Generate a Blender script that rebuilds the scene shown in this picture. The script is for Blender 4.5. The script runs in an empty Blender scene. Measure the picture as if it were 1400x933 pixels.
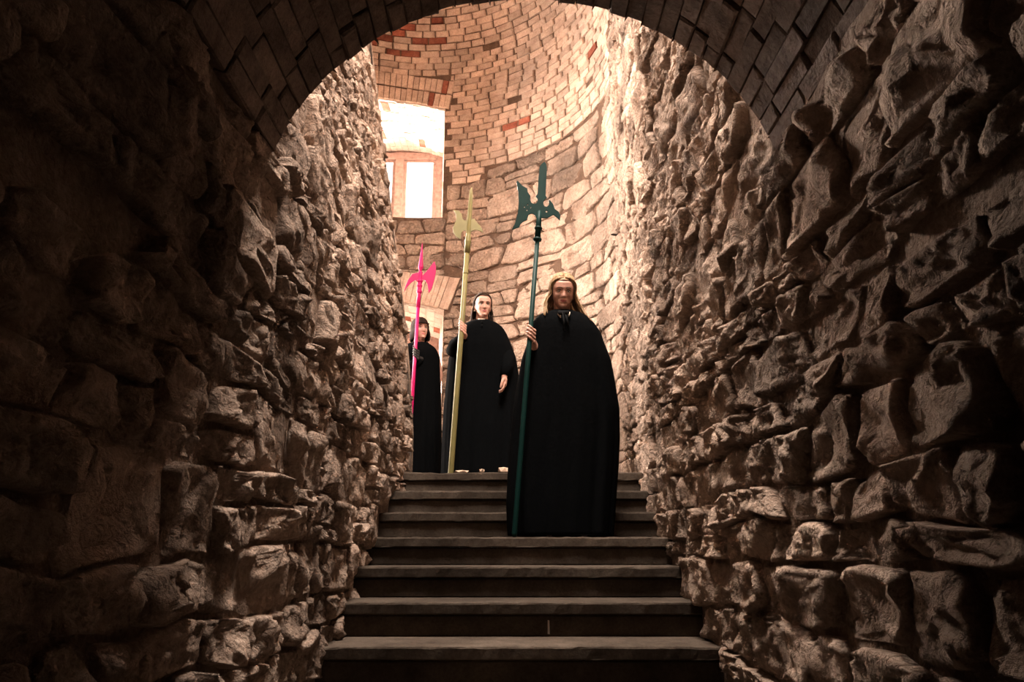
import bpy, bmesh, math, random
from mathutils import Vector, Matrix, noise

# ------------------------------------------------------------------ camera, world, light, exposure
SC = bpy.context.scene
COL = SC.collection
ZO = 1.656                                   # eye height above the lower floor
cam_d = bpy.data.cameras.new('camera'); cam = bpy.data.objects.new('camera', cam_d); COL.objects.link(cam)
cam.location = (0, 0, ZO); cam.rotation_euler = (math.radians(90 + 15.2), 0, 0)
cam_d.sensor_fit = 'HORIZONTAL'; cam_d.sensor_width = 36.0; cam_d.lens = 27.0; cam_d.clip_start = 0.05
SC.camera = cam
vs = SC.view_settings
vs.view_transform = 'Standard'; vs.look = 'None'; vs.gamma = 1.0; vs.use_curve_mapping = False
vs.exposure = 0.95
w = bpy.data.worlds.new('sky'); SC.world = w; w.use_nodes = True
w.node_tree.nodes['Background'].inputs[0].default_value = (1.0, 0.93, 0.88, 1)
w.node_tree.nodes['Background'].inputs[1].default_value = 1.0
DAY = (1.0, 0.90, 0.82)
def daylight(name, loc, direction, sx, sz, power):
    l = bpy.data.lights.new(name, 'AREA'); l.shape = 'RECTANGLE'; l.size = sx; l.size_y = sz
    l.energy = power; l.color = DAY
    o = bpy.data.objects.new(name, l); COL.objects.link(o)
    o.location = loc; o.rotation_euler = Vector(direction).to_track_quat('-Z', 'Y').to_euler()
    return o
SKY_Z = 5.84 + ZO
# daylight outside the two back windows, then lamps behind added roof and side windows
daylight('daylight_upper_window', (-2.6, 13.6, 7.0 + ZO), (3.2, -9.0, -5.6), 3.0, 3.0, 11000)
daylight('daylight_lower_window', (-2.6, 13.6, 3.6 + ZO), (3.2, -9.0, -2.9), 3.0, 2.6, 6000)
daylight('fill_lamp_roof', (0.05, 3.4, SKY_Z + 0.25), (0, 0.0, -1), 1.6, 1.6, 680)  # overhead fill for the passage walls, above the added roof light
daylight('fill_lamp_side', (-4.27, 8.15, 3.6 + ZO), (0.86, -0.51, -0.10), 1.25, 1.9, 1300)  # fill for tower and right wall, behind an added window
daylight('fill_lamp_low_side', (-4.27, 8.15, 1.75 + ZO), (0.86, -0.51, 0.0), 1.25, 1.2, 220)  # weaker low fill, also behind an added window

R = math.radians
rng = random.Random(7)

# ------------------------------------------------------------------ materials
def new_mat(name):
    m = bpy.data.materials.new(name); m.use_nodes = True
    return m, m.node_tree.nodes, m.node_tree.links, m.node_tree.nodes['Principled BSDF']
def ramp(n, stops):
    r = n.new('ShaderNodeValToRGB'); e = r.color_ramp.elements
    e[0].position, e[0].color = stops[0][0], (*stops[0][1], 1)
    e[1].position, e[1].color = stops[-1][0], (*stops[-1][1], 1)
    for p, c in stops[1:-1]:
        x = e.new(p); x.color = (*c, 1)
    return r
def masonry(name, c_dark, c_mid, c_light, scale=5.0, bump=0.6, dist=0.02, fine=40.0, rand=0.35, stain=0.5, island=False, flake=0.0):
    m, n, l, b = new_mat(name)
    tc = n.new('ShaderNodeTexCoord')
    n1 = n.new('ShaderNodeTexNoise'); n1.inputs['Scale'].default_value = scale; n1.inputs['Detail'].default_value = 9; n1.inputs['Roughness'].default_value = 0.65
    n2 = n.new('ShaderNodeTexNoise'); n2.inputs['Scale'].default_value = fine; n2.inputs['Detail'].default_value = 6; n2.inputs['Roughness'].default_value = 0.7
    n3 = n.new('ShaderNodeTexNoise'); n3.inputs['Scale'].default_value = 1.3; n3.inputs['Detail'].default_value = 5
    for q in (n1, n2, n3): l.new(tc.outputs['Object'], q.inputs['Vector'])
    r1 = ramp(n, [(0.28, c_dark), (0.5, c_mid), (0.75, c_light)]); l.new(n1.outputs['Fac'], r1.inputs['Fac'])
    if island:
        src = n.new('ShaderNodeNewGeometry').outputs['Random Per Island']
    else:
        src = n.new('ShaderNodeObjectInfo').outputs['Random']
    mr = n.new('ShaderNodeMapRange'); mr.inputs['To Min'].default_value = 1 - rand; mr.inputs['To Max'].default_value = 1 + rand * 0.45
    l.new(src, mr.inputs['Value'])
    mx = n.new('ShaderNodeVectorMath'); mx.operation = 'SCALE'
    l.new(r1.outputs['Color'], mx.inputs[0]); l.new(mr.outputs['Result'], mx.inputs['Scale'])
    r3 = ramp(n, [(0.35, (1 - stain,) * 3), (0.62, (1.05, 1.05, 1.05))]); l.new(n3.outputs['Fac'], r3.inputs['Fac'])
    mu = n.new('ShaderNodeVectorMath'); mu.operation = 'MULTIPLY'; l.new(mx.outputs['Vector'], mu.inputs[0]); l.new(r3.outputs['Color'], mu.inputs[1])
    r2 = ramp(n, [(0.3, (0.72, 0.68, 0.66)), (0.6, (1.08, 1.08, 1.08))]); l.new(n2.outputs['Fac'], r2.inputs['Fac'])
    mv = n.new('ShaderNodeVectorMath'); mv.operation = 'MULTIPLY'; l.new(mu.outputs['Vector'], mv.inputs[0]); l.new(r2.outputs['Color'], mv.inputs[1])
    l.new(mv.outputs['Vector'], b.inputs['Base Color'])
    b.inputs['Roughness'].default_value = 0.92
    b.inputs['Specular IOR Level'].default_value = 0.05
    ad = n.new('ShaderNodeMath'); ad.operation = 'ADD'; sc = n.new('ShaderNodeMath'); sc.operation = 'MULTIPLY'; sc.inputs[1].default_value = 0.35
    n4 = n.new('ShaderNodeTexNoise'); n4.inputs['Scale'].default_value = scale * 3; n4.inputs['Detail'].default_value = 8; n4.inputs['Roughness'].default_value = 0.62
    l.new(tc.outputs['Object'], n4.inputs['Vector'])
    l.new(n2.outputs['Fac'], sc.inputs[0]); l.new(n4.outputs['Fac'], ad.inputs[0]); l.new(sc.outputs[0], ad.inputs[1])
    if flake:
        wv = n.new('ShaderNodeVectorMath'); wv.operation = 'SCALE'; wv.inputs['Scale'].default_value = 0.12
        l.new(n4.outputs['Color'], wv.inputs[0])
        av = n.new('ShaderNodeVectorMath'); av.operation = 'ADD'; l.new(tc.outputs['Object'], av.inputs[0]); l.new(wv.outputs['Vector'], av.inputs[1])
        vo = n.new('ShaderNodeTexVoronoi'); vo.inputs['Scale'].default_value = 13; vo.inputs['Detail'].default_value = 2; l.new(av.outputs['Vector'], vo.inputs['Vector'])
        s2 = n.new('ShaderNodeMath'); s2.operation = 'MULTIPLY_ADD'; s2.inputs[1].default_value = -flake
        l.new(vo.outputs['Distance'], s2.inputs[0]); l.new(ad.outputs[0], s2.inputs[2]); ad = s2
    bp = n.new('ShaderNodeBump'); bp.inputs['Strength'].default_value = bump; bp.inputs['Distance'].default_value = dist
    l.new(ad.outputs[0], bp.inputs['Height']); l.new(bp.outputs['Normal'], b.inputs['Normal'])
    return m
def plain(name, col, rough=0.6, metal=0.0, spec=0.5, noise_amt=0.0, nscale=30.0, bump=0.0, sheen=0.0, stretch=None, coat=0.0):
    m, n, l, b = new_mat(name)
    b.inputs['Base Color'].default_value = (*col, 1); b.inputs['Roughness'].default_value = rough
    b.inputs['Metallic'].default_value = metal; b.inputs['Specular IOR Level'].default_value = spec
    b.inputs['Coat Weight'].default_value = coat
    if sheen: b.inputs['Sheen Weight'].default_value = sheen
    tc = n.new('ShaderNodeTexCoord'); t = n.new('ShaderNodeTexNoise'); t.inputs['Scale'].default_value = nscale; t.inputs['Detail'].default_value = 5
    if stretch:
        mp = n.new('ShaderNodeMapping'); mp.inputs['Scale'].default_value = stretch; l.new(tc.outputs['Object'], mp.inputs['Vector']); l.new(mp.outputs['Vector'], t.inputs['Vector'])
    else:
        l.new(tc.outputs['Object'], t.inputs['Vector'])
    if noise_amt:
        r = ramp(n, [(0.3, tuple(c * (1 - noise_amt) for c in col)), (0.7, tuple(min(1, c * (1 + noise_amt)) for c in col))])
        l.new(t.outputs['Fac'], r.inputs['Fac']); l.new(r.outputs['Color'], b.inputs['Base Color'])
    if bump:
        bp = n.new('ShaderNodeBump'); bp.inputs['Strength'].default_value = bump; bp.inputs['Distance'].default_value = 0.004
        l.new(t.outputs['Fac'], bp.inputs['Height']); l.new(bp.outputs['Normal'], b.inputs['Normal'])
    return m
M = {}
M['stone'] = masonry('rubble_stone', (0.40, 0.285, 0.215), (0.62, 0.47, 0.37), (0.74, 0.59, 0.48), 5, 1.0, 0.046, 45, 0.30, 0.5, flake=0.9)
M['stone_stuff'] = masonry('rubble_stone_far', (0.40, 0.285, 0.215), (0.62, 0.47, 0.37), (0.74, 0.59, 0.48), 5, 1.0, 0.046, 45, 0.30, 0.5, True, flake=0.9)
M['mortar'] = masonry('lime_mortar', (0.30, 0.21, 0.155), (0.50, 0.37, 0.285), (0.62, 0.48, 0.38), 7, 1.0, 0.05, 60, 0.0, 0.45, flake=0.9)
M['brick'] = masonry('limewashed_brick', (0.42, 0.30, 0.235), (0.58, 0.44, 0.35), (0.68, 0.54, 0.445), 9, 0.5, 0.01, 60, 0.25, 0.25)
M['brick_stuff'] = masonry('limewashed_brick_far', (0.42, 0.30, 0.235), (0.58, 0.44, 0.35), (0.68, 0.54, 0.445), 9, 0.5, 0.01, 60, 0.25, 0.25, True)
M['brick_red'] = masonry('bare_red_brick', (0.16, 0.05, 0.035), (0.30, 0.10, 0.065), (0.42, 0.18, 0.12), 12, 0.5, 0.01, 60, 0.35, 0.2)
M['brick_white'] = masonry('whitewashed_brick', (0.45, 0.36, 0.30), (0.58, 0.50, 0.44), (0.64, 0.56, 0.50), 9, 0.4, 0.008, 60, 0.15, 0.1)
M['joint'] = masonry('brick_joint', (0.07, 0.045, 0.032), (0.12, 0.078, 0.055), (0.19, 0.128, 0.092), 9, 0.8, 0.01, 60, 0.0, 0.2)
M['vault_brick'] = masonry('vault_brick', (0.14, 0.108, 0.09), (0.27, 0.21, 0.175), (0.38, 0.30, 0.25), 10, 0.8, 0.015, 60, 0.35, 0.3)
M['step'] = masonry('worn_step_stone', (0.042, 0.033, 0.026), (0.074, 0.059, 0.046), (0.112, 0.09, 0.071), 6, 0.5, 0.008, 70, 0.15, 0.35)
M['wood'] = plain('weathered_window_wood', (0.34, 0.22, 0.185), 0.7, noise_amt=0.3, nscale=20, bump=0.3)
M['cloth'] = plain('black_wool', (0.0022, 0.0026, 0.003), 0.95, spec=0.03, noise_amt=0.3, nscale=60, bump=0.3)
M['satin'] = plain('black_satin', (0.003, 0.0035, 0.004), 0.8, spec=0.1, noise_amt=0.2)
M['skin'] = plain('skin', (0.48, 0.265, 0.20), 0.55, spec=0.35, noise_amt=0.08, nscale=40)
M['lips'] = plain('lips', (0.30, 0.075, 0.07), 0.45, noise_amt=0.1)
M['eye_white'] = plain('eye_white', (0.45, 0.38, 0.34), 0.25, noise_amt=0.05)
M['iris'] = plain('dark_iris', (0.02, 0.013, 0.01), 0.2, noise_amt=0.1)
M['brow'] = plain('eyebrow_hair', (0.07, 0.04, 0.025), 0.8, noise_amt=0.3)
M['blonde'] = plain('blonde_hair', (0.33, 0.22, 0.12), 0.55, spec=0.2, noise_amt=0.6, nscale=110, stretch=(1, 1, 0.12), bump=0.4)
M['brown'] = plain('brown_hair', (0.035, 0.020, 0.013), 0.7, spec=0.06, noise_amt=0.5, nscale=70, stretch=(1, 1, 0.12), bump=0.4)
M['dark_brown'] = plain('dark_bob_hair', (0.020, 0.012, 0.009), 0.7, spec=0.06, noise_amt=0.4, nscale=70, stretch=(1, 1, 0.12), bump=0.4)
M['collar'] = plain('pale_blouse', (0.55, 0.45, 0.36), 0.8, noise_amt=0.1)
M['green'] = plain('dark_green_paint', (0.003, 0.023, 0.020), 0.5, spec=0.12, noise_amt=0.15, nscale=12)
M['yellow'] = plain('pale_olive_paint', (0.155, 0.135, 0.048), 0.5, spec=0.3, noise_amt=0.12, nscale=12)
M['magenta'] = plain('magenta_paint', (0.42, 0.002, 0.095), 0.45, spec=0.3, noise_amt=0.1, nscale=12)
M['iron'] = plain('rusty_iron', (0.03, 0.02, 0.016), 0.7, metal=0.6, noise_amt=0.4)
M['chip'] = plain('beige_chip', (0.62, 0.46, 0.34), 0.9, noise_amt=0.15, bump=0.4)
M['chalk'] = plain('chalk_mark', (0.5, 0.45, 0.4), 0.9, noise_amt=0.2)
M['leather'] = plain('black_leather', (0.008, 0.008, 0.009), 0.5, noise_amt=0.2)
gm, gn, gl, gb = new_mat('hazy_window_glass')
tr = gn.new('ShaderNodeBsdfTransparent'); tr.inputs[0].default_value = (0.95, 0.92, 0.90, 1)
go = gn.new('ShaderNodeBsdfGlossy'); go.inputs['Roughness'].default_value = 0.15
mixn = gn.new('ShaderNodeMixShader'); mixn.inputs[0].default_value = 0.08
gl.new(tr.outputs[0], mixn.inputs[1]); gl.new(go.outputs[0], mixn.inputs[2]); gl.new(mixn.outputs[0], gn['Material Output'].inputs['Surface'])
M['glass'] = gm

# ------------------------------------------------------------------ object helpers
def link(name, verts, faces, mat, parent=None, smooth=False):
    me = bpy.data.meshes.new(name); me.from_pydata([tuple(v) for v in verts], [], faces); me.update()
    if mat is not None: me.materials.append(mat)
    if smooth: me.polygons.foreach_set('use_smooth', [True] * len(me.polygons))
    o = bpy.data.objects.new(name, me); COL.objects.link(o)
    if parent: o.parent = parent
    return o
def tag(o, label=None, cat=None, group=None, kind=None):
    if label: o['label'] = label
    if cat: o['category'] = cat
    if group: o['group'] = group
    if kind: o['kind'] = kind
    return o
def empty(name, loc=(0, 0, 0)):
    o = bpy.data.objects.new(name, None); COL.objects.link(o); o.location = loc; o.empty_display_size = 0.1
    return o
def grid_faces(nu, nv, closed_u=False):
    f = []
    for j in range(nv - 1):
        for i in range(nu if closed_u else nu - 1):
            i2 = (i + 1) % nu
            f.append((j * nu + i, j * nu + i2, (j + 1) * nu + i2, (j + 1) * nu + i))
    return f
def box(x0, x1, y0, y1, z0, z1):
    v = [(x0, y0, z0), (x1, y0, z0), (x1, y1, z0), (x0, y1, z0), (x0, y0, z1), (x1, y0, z1), (x1, y1, z1), (x0, y1, z1)]
    f = [(0, 3, 2, 1), (4, 5, 6, 7), (0, 1, 5, 4), (1, 2, 6, 5), (2, 3, 7, 6), (3, 0, 4, 7)]
    return v, f
def merge(parts):
    V, F = [], []
    for v, f in parts:
        k = len(V); V += list(v); F += [tuple(i + k for i in q) for q in f]
    return V, F
def lerp_table(t, x):
    if x <= t[0][0]: return t[0][1:] if len(t[0]) > 2 else t[0][1]
    for a, b in zip(t, t[1:]):
        if x <= b[0]:
            k = (x - a[0]) / (b[0] - a[0]); k2 = k
            r = tuple(p + (q - p) * k2 for p, q in zip(a[1:], b[1:]))
            return r if len(r) > 1 else r[0]
    return t[-1][1:] if len(t[-1]) > 2 else t[-1][1]
def fr(p, octv=4, h=0.9):
    return noise.fractal(p, h, 2.1, octv)

# ------------------------------------------------------------------ the surfaces of the place (z given from eye level, + ZO)
TC = Vector((-1.1, 6.6)); TR = 2.1; SPR = 5.8        # round stair tower
Y_ARCH = 2.4                                          # end of the barrel vault
RISE, TREAD, D0, Z0 = 0.157, 0.349, 3.53, -0.40       # stairs
def stair_z(y):
    n = math.floor((y - D0) / TREAD); n = max(-8, min(6, n))
    return Z0 + n * RISE
LPROF = [(-2.0, 0.825), (0.9, 0.825), (1.47, 0.875), (1.98, 0.94), (2.79, 1.07), (3.5, 1.18), (4.57, 1.34), (6.2, 1.58)]
Y_END = 6.2
def S_left(u, v):                                     # u = y, v = z
    x = -lerp_table(LPROF, v)
    dx = (-lerp_table(LPROF, v + 0.1) + lerp_table(LPROF, v - 0.1)) / 0.2
    return Vector((x, u, v + ZO)), Vector((1, 0, -dx)).normalized()
RPROF = [(-3, 0.90), (4.3, 0.90), (5.4, 0.94), (6.6, 1.0)]
def S_right(u, v):
    return Vector((lerp_table(RPROF, u), u, v + ZO)), Vector((-1, 0, 0))
def S_back(u, v):                                     # u = arc length from the right tangent, v = height, then along the dome
    th = u / TR
    if v <= SPR: r, z, ph = TR, v, 0.0
    else:
        ph = (v - SPR) / TR; r = TR * math.cos(ph); z = SPR + TR * math.sin(ph)
    c, s = math.cos(th), math.sin(th)
    return Vector((TC.x + r * c, TC.y + r * s, z + ZO)), Vector((-c * math.cos(ph), -s * math.cos(ph), -math.sin(ph)))

# niches: angle range on the tower, heights, springing, back opening (centre, tangent, half width)
def niche(th0, th1, z0, zs, rise, bc, bt, bh):
    return dict(u0=R(th0) * TR, u1=R(th1) * TR, z0=z0, zs=zs, rise=rise, zt=zs + rise + 0.02, bc=Vector(bc), bt=Vector(bt), bh=bh)
NICHES = [
    niche(83.2, 126.5, 3.93, 5.41, 0.12, (-1.6, 9.95), (-1, 0), 0.62),
    niche(82.0, 126.5, 1.25, 2.72, 0.12, (-1.6, 9.95), (-1, 0), 0.62),
    niche(136.0, 172.0, 2.5, 4.6, 0.12, (-4.11, 8.07), (-0.438, -0.899), 0.66),  # opening for the tall added side window
    niche(136.0, 172.0, 1.1, 2.2, 0.06, (-4.11, 8.07), (-0.438, -0.899), 0.66),  # opening for the low added side window
]
def in_niche(u, v, m=0.0):
    for q in NICHES:
        if q['u0'] - m < u < q['u1'] + m and q['z0'] - m < v < q['zt'] + m: return q
    return None

def wall_grid(S, us, vs_, skip, amp=0.012, rec=0.0, freq=5.0):
    V = []
    for v in vs_:
        for u in us:
            p, n = S(u, v)
            V.append(p + n * (-rec + amp * fr(p * freq, 4)))
    nu = len(us); F = []
    for j in range(len(vs_) - 1):
        for i in range(nu - 1):
            if skip((us[i] + us[i + 1]) / 2, (vs_[j] + vs_[j + 1]) / 2): continue
            F.append((j * nu + i, j * nu + i + 1, (j + 1) * nu + i + 1, (j + 1) * nu + i))
    return V, F
def frange(a, b, st, extra=()):
    n = max(1, int(round((b - a) / st))); r = [a + (b - a) * i / n for i in range(n + 1)]
    for e in extra:
        if a < e < b:
            r = [x for x in r if abs(x - e) > st * 0.35 or x in extra] + [e]
    return sorted(r)

# ------------------------------------------------------------------ rubble stones
def stone_geo(S, outline, proud, seed, amp, K):
    cu = sum(p[0] for p in outline) / K; cv = sum(p[1] for p in outline) / K
    rings = [(1.0, -0.03), (0.99, 0.35), (0.955, 0.85), (0.86, 1.0), (0.72, 1.0), (0.56, 1.0), (0.38, 1.0), (0.18, 1.0)]
    V, F = [], []
    so = Vector((seed * 3.7 % 31, seed * 1.3 % 17, seed * 7.1 % 23))
    tu, tv = rng.uniform(-0.05, 0.05), rng.uniform(-0.06, 0.06)
    for t, h in rings:
        for (a, b) in outline:
            u, v = cu + (a - cu) * t, cv + (b - cv) * t
            p, n = S(u, v)
            if h < 0: d = h
            else:
                q = p * 5.5 + so
                vd = noise.voronoi(p * 8 + so + Vector((noise.noise(p * 14), noise.noise(p * 14 + so), 0)) * 0.5)[0]
                nz = fr(q, 5, 0.75) * amp * 0.8 + (min(0.45, vd[1] - vd[0]) - 0.3) * amp * 1.1 + abs(noise.noise(p * 24 + so)) * amp * 0.4
                d = h * (proud + tu * (u - cu) * 2 + tv * (v - cv) * 2) + nz * min(1, h * 1.1)
            V.append(p + n * d)
    p, n = S(cu, cv); V.append(p + n * (proud + fr(p * 5.5 + so, 5, 0.75) * amp))
    for r in range(len(rings) - 1):
        for k in range(K):
            k2 = (k + 1) % K
            F.append((r * K + k, r * K + k2, (r + 1) * K + k2, (r + 1) * K + k))
    r = len(rings) - 1
    for k in range(K): F.append((r * K + k, r * K + (k + 1) % K, len(V) - 1))
    return V, F
def rubble(S, u0, u1, v0, v1, keep, hmin, hmax, wmin, wmax, seed, clamp=None, gap=0.007, K=26, amp=0.02, proud=(0.012, 0.055), flip=False):
    r = random.Random(seed); out = []
    rows = [v0]
    while rows[-1] < v1 - 0.01:
        nx = rows[-1] + r.uniform(hmin, hmax); rows.append(v1 if nx > v1 - hmin * 0.8 else nx)
    def edge(i, u): return rows[i] + 0.06 * noise.noise(Vector((u * 0.9, i * 5.3, seed))) + 0.035 * noise.noise(Vector((u * 3.1, i * 9.3, seed + 4)))
    for i in range(len(rows) - 1):
        u = u0; h = rows[i + 1] - rows[i]; prev = 0.0
        while u < u1:
            wd = r.uniform(wmin, wmax) * (0.75 + 0.5 * (h / hmax)); tl = r.uniform(-0.05, 0.05)
            if u + wd > u1 - wmin * 0.8: wd = u1 - u + 0.001; tl = 0.0
            cells = [(0.0, 1.0, 0.0, 1.0)]; q = r.random()
            if h > 0.2 and q < 0.30:
                s = r.uniform(0.35, 0.65); cells = [(0, 1, 0, s), (0, 1, s, 1)]
            elif h > 0.2 and q < 0.45:
                s = r.uniform(0.3, 0.7); m = r.uniform(0.4, 0.6); cells = [(0, m, 0, s), (m, 1, 0, s), (0, 1, s, 1)]
            for (a0, a1, b0, b1) in cells:
                cu, cv = u + wd * (a0 + a1) / 2, rows[i] + h * (b0 + b1) / 2
                if not keep(cu, cv): continue
                ol = []; sz = min(wd * (a1 - a0), h * (b1 - b0)); ex = r.uniform(0.30, 0.50); sd = r.uniform(0, 50)
                for k in range(K):
                    t = 2 * math.pi * k / K; c, s = math.cos(t), math.sin(t)
                    sx = math.copysign(abs(c) ** ex, c); sy = math.copysign(abs(s) ** ex, s)
                    A = (a0 + a1) / 2 + sx * (a1 - a0) / 2; B = (b0 + b1) / 2 + sy * (b1 - b0) / 2
                    uu = u + A * wd + (prev * (1 - A) + tl * A) * (B - 0.5) * 2
                    lo, hi = edge(i, uu), edge(i + 1, uu); vv = lo + (hi - lo) * B
                    uu -= sx * gap; vv -= sy * gap
                    nn = 1 + 0.16 * noise.noise(Vector((c * 1.8 + sd, s * 1.8, sd))) + 0.09 * noise.noise(Vector((c * 5 + sd, s * 5, sd)))
                    uu = cu + (uu - cu) * nn; vv = cv + (vv - cv) * nn
                    if clamp: uu, vv = clamp(uu, vv, cu, cv)
                    ol.append((uu, vv))
                if flip: ol.reverse()
                out.append((cu, cv, stone_geo(S, ol, r.uniform(*proud), r.uniform(0, 99), amp, K)))
            u += wd; prev = tl
    return out
def add_pieces(name, stuffname, pieces, mat, mat_stuff, parent, limit=300, rank=None, smooth=True):
    if rank: pieces = sorted(pieces, key=rank)
    for p in pieces[:limit]: link(name, p[2][0], p[2][1], p[3] if len(p) > 3 and p[3] else mat, parent, smooth)
    rest = pieces[limit:]
    if rest:
        v, f = merge([p[2] for p in rest])
        tag(link(stuffname, v, f, mat_stuff, parent, smooth), kind='stuff')

# ------------------------------------------------------------------ left wall
V1, F1 = wall_grid(S_left, frange(-3, Y_END - 0.1, 0.07), frange(-1.7, SPR + 0.3, 0.08), lambda u, v: u < Y_ARCH - 0.1 and v > 1.6, 0.02, 0.012)
Vq, Fq = wall_grid(S_left, [Y_END - 0.10, Y_END - 0.085, Y_END - 0.05, Y_END - 0.012, Y_END], frange(0.3, SPR + 0.3, 0.08), lambda u, v: False, 0.008, -0.028, 3.0)
V1, F1 = merge([(V1, F1), (Vq, Fq)])
k = len(V1)
def S_ret(u, v):                                      # the return of the left wall, turned away into the tower
    x = -lerp_table(LPROF, v) - u
    return Vector((x + 0.028 * max(0, 1 - u * 6), Y_END - 0.30 * u, v + ZO)), Vector((0, 1, 0))
V2, F2 = wall_grid(S_ret, frange(0, 1.95, 0.15), frange(0.4, SPR + 0.3, 0.08), lambda u, v: False, 0.0)
wl_v, wl_f = merge([(V1, F1), (V2, F2)])
wall_left = link('wall_left', wl_v, wl_f, M['mortar'], None, True)
tag(wall_left, 'rough rubble stone wall on the left side of the stairs', 'wall', kind='structure')
def keep_left(u, v):
    if v < stair_z(u) - 0.02: return False
    if u < Y_ARCH: return v < 1.38 and not (0.62 < v + 0.0 * u < 0.72 and u < 1.5)
    return v < 1.75 + (u - Y_ARCH) * 0.98
def clamp_left(u, v, cu, cv):
    u = min(u, Y_END - 0.088)
    if cu < Y_ARCH: v = min(v, 1.40)
    if u < 1.62:
        if cv >= 0.67: v = max(v, 0.71)
        elif cv > 0.3: v = min(v, 0.63)
    return u, v
st = rubble(S_left, 0.55, Y_END, -1.55, 5.6, keep_left, 0.09, 0.29, 0.14, 0.42, 11, clamp_left, amp=0.040, proud=(0.0, 0.040))
add_pieces('stone', 'stone_rubble', st, M['stone'], M['stone_stuff'], wall_left, 300, lambda p: p[0] * 0.6 + max(0, p[1] - 3))

# ------------------------------------------------------------------ right wall
V1, F1 = wall_grid(S_right, frange(-3, 6.6, 0.07), frange(-1.7, SPR + 0.05, 0.08), lambda u, v: u < Y_ARCH - 0.1 and v > 1.6, 0.02, 0.012)
wall_right = link('wall_right', V1, [tuple(reversed(f)) for f in F1], M['mortar'], None, True)
tag(wall_right, 'tall rough rubble stone wall on the right side of the stairs', 'wall', kind='structure')
def keep_right(u, v):
    if v < stair_z(u) - 0.02: return False
    if u < Y_ARCH: return v < 1.34
    return v < 1.9 + (u - Y_ARCH) * 0.93
def clamp_right(u, v, cu, cv):
    if cu < Y_ARCH: v = min(v, 1.37)
    if u < 1.72:
        if cv >= 0.66: v = max(v, 0.70)
        elif cv > 0.3: v = min(v, 0.62)
    return min(u, 6.7), v
st = rubble(S_right, 0.55, 6.6, -1.55, 5.8, keep_right, 0.09, 0.29, 0.15, 0.44, 23, clamp_right, amp=0.040, proud=(0.0, 0.040), flip=True)
add_pieces('stone', 'stone_rubble', st, M['stone'], M['stone_stuff'], wall_right, 300, lambda p: p[0] * 0.4 + abs(p[1] - 1.5))

# ------------------------------------------------------------------ tower wall with its window niches, stone below, brick above
ex_u = [q['u0'] for q in NICHES] + [q['u1'] for q in NICHES]; ex_v = [q['z0'] for q in NICHES] + [q['zt'] for q in NICHES]
U_END = R(212) * TR
V1, F1 = wall_grid(S_back, frange(0, U_END, 0.09, ex_u), frange(0.35, SPR + TR * 1.5, 0.09, ex_v), lambda u, v: in_niche(u, v) is not None, 0.006, 0.0)
wall_back = link('wall_back', V1, [tuple(reversed(f)) for f in F1], M['joint'], None, True)
tag(wall_back, 'curved tower wall, whitish brick above and rubble stone below', 'wall', kind='structure')
def brick_edge(u): return 4.50 + 0.07 * noise.noise(Vector((u * 1.7, 3, 1))) - (0.15 if u > 2.6 else 0.0)
def near_arch(u, v):                                   # the fans of upright bricks over the two visible niches
    for q in NICHES[:2]:
        c = (q['u0'] + q['u1']) / 2; hw = (q['u1'] - q['u0']) / 2
        s = (u - c) / hw
        if abs(u - c) < hw + 0.06 and q['zs'] - 0.02 < v < q['zs'] + q['rise'] * (1 - s * s) + 0.41: return q
    return None
U_S = NICHES[1]['u0']
def fan_extra(v):
    e = 0.0
    for q in NICHES[:2]:
        if q['zs'] - 0.02 < v < q['zs'] + q['rise'] + 0.41: e = 0.062 + (0.18 if q is NICHES[0] else 0.36) * max(0.0, v - q['zs']) + 0.012
    return e
def clamp_a(u, v, cu, cv): return min(u, U_S - 0.004 - fan_extra(v)), min(v, brick_edge(u))
st = rubble(S_back, 0.0, U_S, 0.45, 4.62, lambda u, v: v < brick_edge(u) + 0.10, 0.12, 0.36, 0.22, 0.62, 37, clamp_a, amp=0.016, proud=(0.012, 0.035), flip=True)
q0, q1 = NICHES[0], NICHES[1]
def clamp_b(u, v, cu, cv):
    c = (q1['u0'] + q1['u1']) / 2; hw = (q1['u1'] - q1['u0']) / 2
    if cv > 2: v = max(v, q1['zs'] + q1['rise'] * (1 - ((u - c) / hw) ** 2) + 0.40)
    return u, min(v, (q0['z0'] if cv > 2 else q1['z0']) - 0.004)
st += rubble(S_back, U_S, 4.9, 0.45, q1['z0'], lambda u, v: True, 0.12, 0.36, 0.22, 0.62, 41, clamp_b, amp=0.016, proud=(0.012, 0.035), flip=True)
st += rubble(S_back, U_S, 4.9, q1['zs'] + 0.42, q0['z0'], lambda u, v: True, 0.10, 0.24, 0.14, 0.42, 43, clamp_b, amp=0.016, proud=(0.008, 0.03), flip=True)
add_pieces('stone', 'stone_rubble', st, M['stone'], M['stone_stuff'], wall_back, 300)

def patch_brick(P, a0, a1, b0, b1, proud, depth, ch=0.006, ga=0.0, jit=0.0):
    # P(a, b) -> (point, normal); a chamfered brick between the given parameter limits
    c = []
    for a, b in ((a0, b0), (a1, b0), (a1, b1), (a0, b1)): c.append(P(a, b))
    ctr = sum((p for p, n in c), Vector()) / 4
    V = []
    for lev, ins in ((-depth, 0.0), (proud - ch, 0.0), (proud, ch)):
        for p, n in c:
            d = (ctr - p); L = d.length
            V.append(p + d * ((ga + ins * 1.4) / L) + n * lev + Vector((rng.uniform(-jit, jit), rng.uniform(-jit, jit), rng.uniform(-jit, jit))))
    F = [(8, 9, 10, 11)]
    for r in (0, 4):
        for k in range(4): F.append((r + k, r + (k + 1) % 4, r + 4 + (k + 1) % 4, r + 4 + k))
    return V, F
def flipf(g): return g[0], [tuple(reversed(f)) for f in g[1]]

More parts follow.
